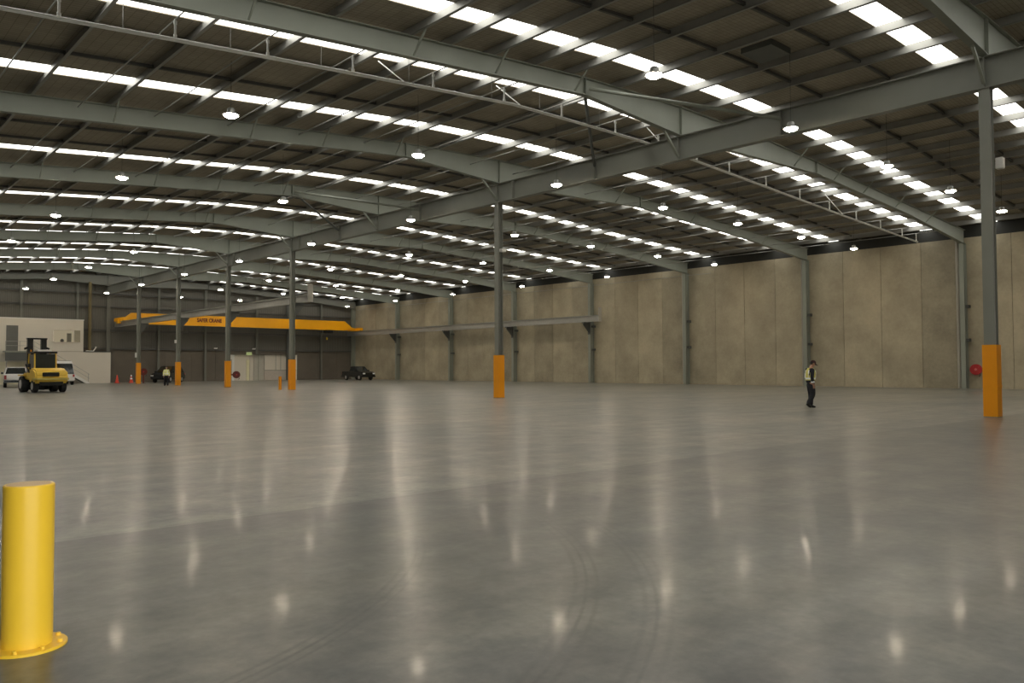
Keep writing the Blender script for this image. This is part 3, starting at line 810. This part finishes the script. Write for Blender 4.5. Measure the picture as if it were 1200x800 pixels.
# forklift: rear (counterweight) to the camera, forward is +x
fk = thing('forklift', 'large yellow forklift with black mast, rear facing the camera', 'forklift', (13.28, 63.0, 0), PI/2-bearing(50)+math.radians(15))
fk.scale = (1, .93, 1)
cw = MB().prism([(-1.95, .62), (-2.0, 1.12), (-1.85, 1.45), (-1.35, 1.62), (-.55, 1.66), (-.55, .62)], 'y', -1.08, 1.08).build('counterweight', M_FYEL, fk, bevel=.1)
MB().box(-2.03, -1.9, -.48, .62, 1.08, 1.36).build('grille', M_BLACK, cw, bevel=.03)
MB().box(-2.06, -1.3, -1.12, 1.12, .84, .98).build('bumper_band', mat('worn_yellow_band', (.50, .40, .10), .5, 0, .2, 5), cw, bevel=.02)
MB().box(-1.92, 1.35, -.78, .78, .45, .84).build('chassis', M_BLACK, fk, bevel=.05)
MB().box(-.55, 1.2, -1.02, 1.02, .84, 1.32).build('body', M_FYEL, fk, bevel=.06)
for x in (-.5, .95):
    for y in (-.72, .72): MB().bar((x, y, 1.3), (x+(.12 if x < 0 else -.08), y*.95, 2.68), .1, .1).build('cab_pillar', M_FYEL, fk)
rf = MB().box(-.55, 1.05, -.80, .80, 2.66, 2.78).build('cab_roof', M_BLACK, fk, bevel=.04)
MB().box(-.3, .7, -.5, .5, 2.781, 2.92).build('roof_unit', M_WHITE, rf, bevel=.04)
MB().lathe([(.05, 2.781), (.05, 2.9), (.02, 2.93)], (.85, .6, 0), 8).build('beacon', M_ORANGE, rf)
MB().box(-.47, -.43, -.66, .66, 1.45, 2.62).build('rear_window', mat('cab_glass', (.035, .04, .036), .1), fk)
for s in (-1, 1): MB().box(-.36, .85, s*.70-.01, s*.70+.01, 1.5, 2.6).build('side_window', M_GLASS, fk)
MB().box(.0, .45, -.3, .3, 1.35, 2.1).build('operator_seat', M_BLACK, fk, bevel=.08)
ms = MB()
for y in (-.46, .46):
    ms.box(1.5, 1.75, y-.19, y+.19, .15, 3.72)
ms.build('mast_rail', M_BLACK, fk)
ms = MB(); ms.box(1.48, 1.77, -.68, .68, 3.68, 3.78); ms.box(1.5, 1.75, -.6, .6, 2.55, 2.68); ms.box(1.5, 1.75, -.6, .6, .6, .8)
ms.build('mast_crossbar', M_BLACK, fk)
for y in (-1, 1):
    MB().bar((1.6, y*.62, 3.1), (1.6, y*.85, 3.0), .08, .14).build('mast_hose_guide', M_BLACK, fk)
    MB().bar((-.2, y*.85, 1.0), (1.5, y*.75, 1.9), .1, .1).build('tilt_ram', M_BLACK, fk)
MB().box(1.76, 1.86, -1.1, 1.1, .12, 1.0).build('fork_carriage', M_BLACK, fk)
for y in (-.55, .55):
    MB().box(1.86, 3.3, y-.08, y+.08, .08, .15).build('fork', M_STEEL_D, fk)
for s in (-1, 1):
    wheel(fk, -1.25, s*.92, .42, .34, s); wheel(fk, 1.0, s*1.0, .55, .48, s)
    MB().box(.3, 1.6, s*1.0-.25, s*1.0+.25, 1.12, 1.2).build('fender', M_FYEL, fk)
    MB().box(-.2, -.1, s*.98-.08, s*.98+.08, 1.7, 1.95).build('mirror', M_BLACK, fk)

# ================================================================= SMALL THINGS AT THE FAR END
def cone(x, y, label, banded):
    c = thing('traffic_cone', label, 'traffic cone', (x, y, 0), 0, 'traffic cones')
    MB().box(-.24, .24, -.24, .24, 0, .05).build('base', M_CONE, c, bevel=.02)
    MB().lathe([(.19, .05), (.04, .9), (.03, .91)], seg=20).build('cone', M_CONE, c, smooth=True)
    if banded:
        for za, zb_ in ((.40, .55), (.70, .90)):
            ra = lambda z: .19-.15*(z-.05)/.85
            MB().lathe([(ra(za)+.004, za), (ra(zb_)+.004, zb_)], seg=20).build('band', M_REFL, c, smooth=True)
cone(27.35, 95.4, 'plain red traffic cone beside the white office corner', False)
cone(28.95, 95.8, 'red traffic cone with white bands', True)

def hose_reel(loc, rz, label, r, stand, m):
    """reel whose axle is local y; the disc faces -y"""
    h_ = thing('hose_reel', label, 'hose reel', loc, rz, 'fire hose reels')
    MB().lathe([(.05, -.13), (r, -.13), (r, -.11), (r*.85, -.09), (r*.85, .09), (r, .11), (r, .13), (.05, .13)], (0, 0, 0), 28, 'y').build('drum', m, h_, smooth=True)
    MB().lathe([(r*.22, -.131), (r*.22, -.17), (r*.12, -.19)], (0, 0, 0), 16, 'y').build('hub', mat('reel_hub_highlight', (.60, .16, .14), .35) if m is M_RED else M_RED, h_, smooth=True)  # hub lightened to paint in the highlight at the reel's centre
    for i in range(4):
        t = PI/4+i*PI/2
        MB().bar((r*.2*math.cos(t), -.138, r*.2*math.sin(t)), (r*.95*math.cos(t), -.138, r*.95*math.sin(t)), .015, .03).build('spoke', m, h_)
    z = loc[2]
    if stand == 'post':
        MB().box(-.07, .07, .13, .2, -z, .1).build('stand', M_DKRED, h_); MB().box(-.25, .25, -.1, .3, -z, -z+.03).build('stand_foot', M_DKRED, h_)
    else:
        MB().box(-.1, .1, .13, stand, -.12, .12).build('bracket', M_DKRED, h_)
        if stand > .3: MB().box(-.62, .1, stand-.06, stand, -.06, .06).build('arm', M_DKRED, h_)
    MB().path([(r*.6, -.1, -r*.6), (r*.75, -.12, -r*1.1), (r*.5, -.12, -r*1.3)], .02, 6).build('hose_end', M_RUBBER, h_)
    return h_
hose_reel((28.75, 91.0, 1.25), -bearing(172), 'red fire hose reel on a stand beside the farthest orange column', .38, 'post', M_DKRED)
hose_reel((27.95, 65.05, 1.05), -.3, 'dark red hose reel on the column in front of pale office', .30, .35, M_DKRED)
hose_reel((59.70, 18.98, 1.3), -PI/2+.12, 'bright red fire hose reel on the right concrete wall', .36, .20, M_RED)

# exit sign and emergency fittings
ex = thing('exit_sign', 'small lit green exit sign hanging before the office front', 'exit sign', (44.0, YF-.9, 3.45))
MB().box(-.35, .35, -.05, .05, -.2, .2).build('sign_box', M_EXIT, ex)
MB().box(-.38, .38, -.06, .06, .2, .24).build('sign_rail', M_STEEL_D, ex)
for x in (-.3, .3): MB().tube((x, 0, .24), (x, .69, .46), .012, 6).build('hanger', M_STEEL_D, ex)
for (x, z, lab) in ((39.9, 4.07, 'small white emergency light on the low girt right of the SUV'), (44.9, 4.07, 'small white emergency light above the pale office front')):
    e_ = thing('emergency_light', lab, 'emergency light', (x, YF-.23, z), 0, 'emergency lights on the far wall')
    MB().box(-.2, .2, -.12, 0, -.06, .08).build('body', M_WHITE, e_, bevel=.02)
    for s in (-.12, .12): MB().lathe([(.05, -.2), (.07, -.2), (.03, -.12)], (s, 0, .06), 10, 'y').build('lamp_head', M_WHITE, e_)
# boxes on columns
def colbox(loc, size, label, m=M_WHITE):
    c = thing('junction_box', label, 'junction box', loc, 0, 'boxes on the middle columns')
    a, b_, d = size
    MB().box(-a/2, a/2, -b_/2, b_/2, -d/2, d/2).build('body', m, c, bevel=.01)
    MB().box(-a/2+.02, a/2-.02, -b_/2-.012, -b_/2, -d/2+.02, d/2-.02).build('lid', m, c)
    MB().box(-.03, .03, b_/2, .03+b_/2, -.03, .03).build('mount', M_STEEL_D, c)
colbox((XR+.24, Yn(0)-.28, 7.78), (.2, .2, .34), 'pale box high on the nearest middle column')
colbox((XR+.05, Yn(2)-.27, 7.6), (.3, .2, .16), 'white fitting on the central middle column')
colbox((XR-.3, Yn(7)-.15, 3.0), (.14, .2, .5), 'pale box just above the guard of the farthest column')
colbox((XR-.3, Yn(6)-.15, 4.1), (.14, .2, .3), 'pale box above the guard behind the man in yellow vest')

# ================================================================= PEOPLE
def skin_mesh(name, verts, edges, radii, m, parent, sub=2, root=0):
    me = bpy.data.meshes.new(name); me.from_pydata([tuple(v) for v in verts], edges, [])
    o = bpy.data.objects.new(name, me); COL.objects.link(o); o.parent = parent
    md = o.modifiers.new('Skin', 'SKIN'); md.use_smooth_shade = True
    for i, r in enumerate(radii):
        s = me.skin_vertices[0].data[i]
        s.radius = r if isinstance(r, tuple) else (r, r)
        s.use_root = (i == root)
    ss = o.modifiers.new('Subsurf', 'SUBSURF'); ss.levels = sub; ss.render_levels = sub
    me.materials.append(m)
    return o
class Chain:
    def __init__(self): self.v, self.e, self.r, self.n = [], [], [], {}
    def add(self, key, p, r, frm=None):
        self.n[key] = len(self.v); self.v.append(Vector(p)); self.r.append(r)
        if frm is not None: self.e.append((self.n[frm], self.n[key]))
        return self
def person(label, loc, rz, J, vest, sleeves, trousers, capm, capped):
    """J: joint positions, forward +x, left +y"""
    p = thing('person', label, 'person', loc, rz)
    V = lambda k: Vector(J[k])
    c = Chain()
    c.add('pelvis', V('pelvis'), (.105, .13)); c.add('waist', V('waist'), (.09, .12), 'pelvis'); c.add('chest', V('chest'), (.115, .165), 'waist')
    c.add('neckb', V('neckb'), (.075, .085), 'chest'); c.add('neck', V('neck'), .055, 'neckb')
    c.add('jaw', V('jaw'), (.075, .068), 'neck'); c.add('head', V('head'), (.098, .078), 'jaw'); c.add('crown', V('crown'), (.06, .055), 'head')
    for s in 'RL':
        c.add('sh'+s, V('sh'+s), .062, 'neckb' if False else 'chest'); c.add('el'+s, V('el'+s), .044, 'sh'+s)
        c.add('wr'+s, V('wr'+s), .029, 'el'+s); c.add('palm'+s, V('palm'+s), (.022, .038), 'wr'+s)
        d = (V('palm'+s)-V('wr'+s)).normalized(); side = Vector((1, 0, 0)) - d*d.x; side.normalize()
        inn = d.cross(side)
        if (inn.y > 0) == (s == 'L'): inn = -inn
        for k in range(4):
            f = (k-1.5)*.021; L_ = (.072, .084, .080, .062)[3-k]
            a = V('palm'+s)+side*f+d*.045; b = a+d*L_*.5+inn*.012; e = b+d*L_*.42+inn*.03
            c.add('f%d0'%k+s, a, .0095, 'palm'+s); c.add('f%d1'%k+s, b, .0085, 'f%d0'%k+s); c.add('f%d2'%k+s, e, .007, 'f%d1'%k+s)
        a = V('wr'+s)+d*.035+side*.034; b = a+d*.035+side*.018+inn*.008; e = b+d*.03+inn*.012
        c.add('t0'+s, a, .012, 'wr'+s); c.add('t1'+s, b, .010, 't0'+s); c.add('t2'+s, e, .008, 't1'+s)
        c.add('hip'+s, V('hip'+s), .092, 'pelvis'); c.add('kn'+s, V('kn'+s), .058, 'hip'+s); c.add('an'+s, V('an'+s), .038, 'kn'+s)
        c.add('ball'+s, V('ball'+s), (.04, .03), 'an'+s); c.add('toe'+s, V('toe'+s), (.032, .02), 'ball'+s)
    skin_mesh('body', c.v, c.e, c.r, M_SKIN, p)
    t = Chain(); t.add('pelvis', V('pelvis'), (.16, .18)); t.add('belt', V('pelvis').lerp(V('waist'), .6), (.145, .165), 'pelvis')
    for s in 'RL':
        t.add('hip'+s, V('hip'+s), .128, 'pelvis'); t.add('kn'+s, V('kn'+s), .104, 'hip'+s); t.add('an'+s, V('an'+s)-(V('kn'+s)-V('an'+s)).normalized()*.02, .085, 'kn'+s)
    skin_mesh('trousers', t.v, t.e, t.r, trousers, p)
    j = Chain(); j.add('hem', V('pelvis')-Vector((0, 0, .06)), (.17, .19)); j.add('waist', V('waist'), (.15, .18), 'hem'); j.add('chest', V('chest'), (.135, .185), 'waist'); j.add('neckb', V('neckb'), (.085, .095), 'chest')
    for s in 'RL':
        j.add('sh'+s, V('sh'+s), .085, 'chest'); j.add('el'+s, V('el'+s), .070, 'sh'+s); j.add('wr'+s, V('wr'+s), .052, 'el'+s)
    skin_mesh('jacket', j.v, j.e, j.r, sleeves, p)
    # vest: a lofted sleeveless shell around the torso, with reflective bands
    levels = [(V('waist').lerp(V('pelvis'), .35), .175, .205), (V('waist'), .168, .200), (V('waist').lerp(V('chest'), .5), .170, .205), (V('chest'), .172, .212),
              (V('chest').lerp(V('neckb'), .55), .150, .185), (V('neckb').lerp(V('neck'), .1), .105, .115)]
    def loft(name, lv, m, g=0.0):
        mb = MB(); seg = 24
        for q_, a, b_ in lv:
            mb.v += [(q_.x+(a+g)*math.cos(2*PI*i/seg), q_.y+(b_+g)*math.sin(2*PI*i/seg), q_.z) for i in range(seg)]
        for k in range(len(lv)-1):
            mb.f += [(k*seg+i, k*seg+(i+1) % seg, (k+1)*seg+(i+1) % seg, (k+1)*seg+i) for i in range(seg)]
        mb.f += [tuple(range(seg)), tuple(range((len(lv)-1)*seg, len(lv)*seg))]
        return mb.build(name, m, vst if name != 'vest' else p, smooth=True)
    vst = None
    vst = loft('vest', levels, vest)
    def lev(tz):
        for (q0, a0, b0), (q1, a1, b1) in zip(levels, levels[1:]):
            if q0.z <= tz <= q1.z:
                u = (tz-q0.z)/(q1.z-q0.z); return (q0.lerp(q1, u), a0+(a1-a0)*u, b0+(b1-b0)*u)
        return levels[0]
    zb_ = V('waist').z
    loft('reflective_band', [lev(zb_-.02), lev(zb_+.04)], M_REFL, .006)
    for s in (-1, 1):   # shoulder bands, front and back
        for fx in (1, -1):
            mb = MB()
            pts_ = []
            for tz in (zb_+.03, zb_+.12, V('chest').z-.02, V('chest').z+.06, levels[4][0].z):
                q_, a, b_ = lev(tz); ang = .62
                pts_.append(Vector((q_.x+fx*(a+.008)*math.cos(ang), q_.y+s*(b_+.008)*math.sin(ang), tz)))
            for u_, w_ in zip(pts_, pts_[1:]): mb.bar(u_, w_, .05, .012)
            mb.build('reflective_band', M_REFL, vst)
    for s in 'RL':
        d = (V('wr'+s)-V('el'+s)).normalized()
        MB().tube(V('wr'+s)-d*.10, V('wr'+s)-d*.045, .066, 14).build('cuff_band', M_REFL, p)
        # boots
        an, ba, to = V('an'+s), V('ball'+s), V('toe'+s)
        bt = Chain(); up_ = (V('kn'+s)-an).normalized()
        bt.add('a', an+up_*.06, .062); bt.add('b', an-up_*.025, .06, 'a'); bt.add('c', ba, (.052, .045), 'b'); bt.add('d', to, (.043, .034), 'c')
        heel = an + (an-ba).normalized()*.05 - up_*.035
        bt.add('h', heel, .042, 'b')
        skin_mesh('boot', bt.v, bt.e, bt.r, M_BLACK, p)
    # head details
    hd = V('head'); fdir = Vector(J['face']).normalized(); sd = Vector((0, 1, 0)); ud = fdir.cross(sd); ud = -ud if ud.z < 0 else ud
    pt = lambda f, s, u: hd+fdir*f+sd*s+ud*u
    nb = MB(); nb.add([pt(.085, -.016, -.045), pt(.085, .016, -.045), pt(.12, 0, -.04), pt(.092, 0, .012), pt(.085, 0, -.06)], [(0, 2, 3), (1, 3, 2), (0, 4, 2), (4, 1, 2), (0, 3, 1), (0, 1, 4)])
    nb.build('nose', M_SKIN, p, smooth=True)
    MB().tube(pt(.085, -.025, -.075), pt(.085, .025, -.075), .007, 6).build('mouth', M_LIP, p)
    for s in (-1, 1):
        MB().lathe([(.002, -.01), (.011, -.004), (.011, .004), (.002, .01)], tuple(pt(.083, s*.032, .004)), 8).build('eye', M_BLACK, p)
        MB().lathe([(.004, -.034), (.015, -.018), (.019, .01), (.008, .033)], tuple(pt(-.01, s*.078, -.02)), 8).build('ear', M_SKIN, p, smooth=True)
    hm = MB()
    seg, rings = 18, 7
    for k in range(rings):
        t_ = PI/2*k/(rings-1)
        rr, hh = math.cos(t_), math.sin(t_)
        for i in range(seg):
            a_ = 2*PI*i/seg
            q_ = pt(.005+.112*max(rr, .02)*math.cos(a_), .094*max(rr, .02)*math.sin(a_), .025+.105*hh)
            hm.v.append(tuple(q_))
    for k in range(rings-1):
        hm.f += [(k*seg+i, k*seg+(i+1) % seg, (k+1)*seg+(i+1) % seg, (k+1)*seg+i) for i in range(seg)]
    hm.f += [tuple(range(seg)), tuple(range((rings-1)*seg, rings*seg))]
    hat = hm.build('cap' if capped else 'hair', capm, p, smooth=True)
    if capped:
        br_ = MB(); n_ = 9; v0 = []
        for i in range(n_):
            a_ = -1.1+2.2*i/(n_-1)
            v0.append((pt(.005+.108*math.cos(a_), .092*math.sin(a_), .03), pt(.02+.19*math.cos(a_), .095*math.sin(a_), .015)))
        vv = [tuple(x) for x, y in v0]+[tuple(y) for x, y in v0]+[tuple(x+ud*.008) for x, y in v0]+[tuple(y+ud*.008) for x, y in v0]
        ff = []
        for i in range(n_-1):
            ff += [(i, i+1, n_+i+1, n_+i), (2*n_+i, 3*n_+i, 3*n_+i+1, 2*n_+i+1), (n_+i, n_+i+1, 3*n_+i+1, 3*n_+i), (i+1, i, 2*n_+i, 2*n_+i+1)]
        ff += [(0, n_, 3*n_, 2*n_), (n_-1, 3*n_-1, 4*n_-1, 2*n_-1)] if False else [(0, n_, 3*n_, 2*n_), (n_-1, 2*n_-1, 4*n_-1, 3*n_-1)]
        br_.add(vv, ff).build('peak', capm, hat)
    hb = MB().lathe([(.03, -.06), (.078, -.05), (.092, .0), (.092, .035)], (0, 0, 0), 14)
    hb.v = [tuple(pt(-.028+x*.86, y*.86, z)) for x, y, z in hb.v]
    if capped: hb.build('hair', M_HAIR, p, smooth=True)
    return p
walk = dict(pelvis=(0, 0, .94), waist=(.005, 0, 1.10), chest=(.02, 0, 1.32), neckb=(.015, 0, 1.50), neck=(.05, 0, 1.545), jaw=(.105, 0, 1.60), head=(.105, 0, 1.675), crown=(.09, 0, 1.755),
            face=(.86, 0, -.5),
            shR=(.0, -.19, 1.43), elR=(-.05, -.235, 1.15), wrR=(.0, -.215, .915), palmR=(.02, -.215, .84),
            shL=(.02, .19, 1.43), elL=(.04, .235, 1.15), wrL=(.13, .215, .94), palmL=(.16, .21, .87),
            hipR=(.0, -.09, .90), knR=(.05, -.095, .50), anR=(-.155, -.095, .155), ballR=(-.075, -.10, .055), toeR=(-.015, -.10, .04),
            hipL=(.01, .09, .90), knL=(.06, .095, .50), anL=(.05, .095, .09), ballL=(.17, .10, .045), toeL=(.25, .105, .038))
person('man in yellow hi-vis vest and dark cap walking, head bowed', (28.5, 14.72, 0), -YAW+.10, walk, M_HIVIS, M_NAVY, M_NAVY, M_CAP, True)
stand = dict(pelvis=(0, 0, .95), waist=(0, 0, 1.10), chest=(.0, 0, 1.32), neckb=(0, 0, 1.50), neck=(.01, 0, 1.55), jaw=(.02, 0, 1.61), head=(.02, 0, 1.69), crown=(.01, 0, 1.77), face=(1, 0, -.05),
             shR=(0, -.19, 1.43), elR=(-.03, -.25, 1.15), wrR=(.03, -.24, .90), palmR=(.045, -.24, .83),
             shL=(0, .19, 1.43), elL=(-.03, .25, 1.15), wrL=(.03, .24, .90), palmL=(.045, .24, .83),
             hipR=(0, -.09, .91), knR=(.02, -.12, .50), anR=(-.01, -.13, .09), ballR=(.11, -.14, .045), toeR=(.19, -.145, .038),
             hipL=(0, .09, .91), knL=(.02, .12, .50), anL=(-.01, .13, .09), ballL=(.11, .14, .045), toeL=(.19, .145, .038))
person('person in pale yellow hi-vis top standing by the far columns', (25.95, 75.8, 0), PI/2-bearing(195)+PI-.25, stand, M_HIVIS2, M_HIVIS2, M_NAVY, M_HAIR, False)
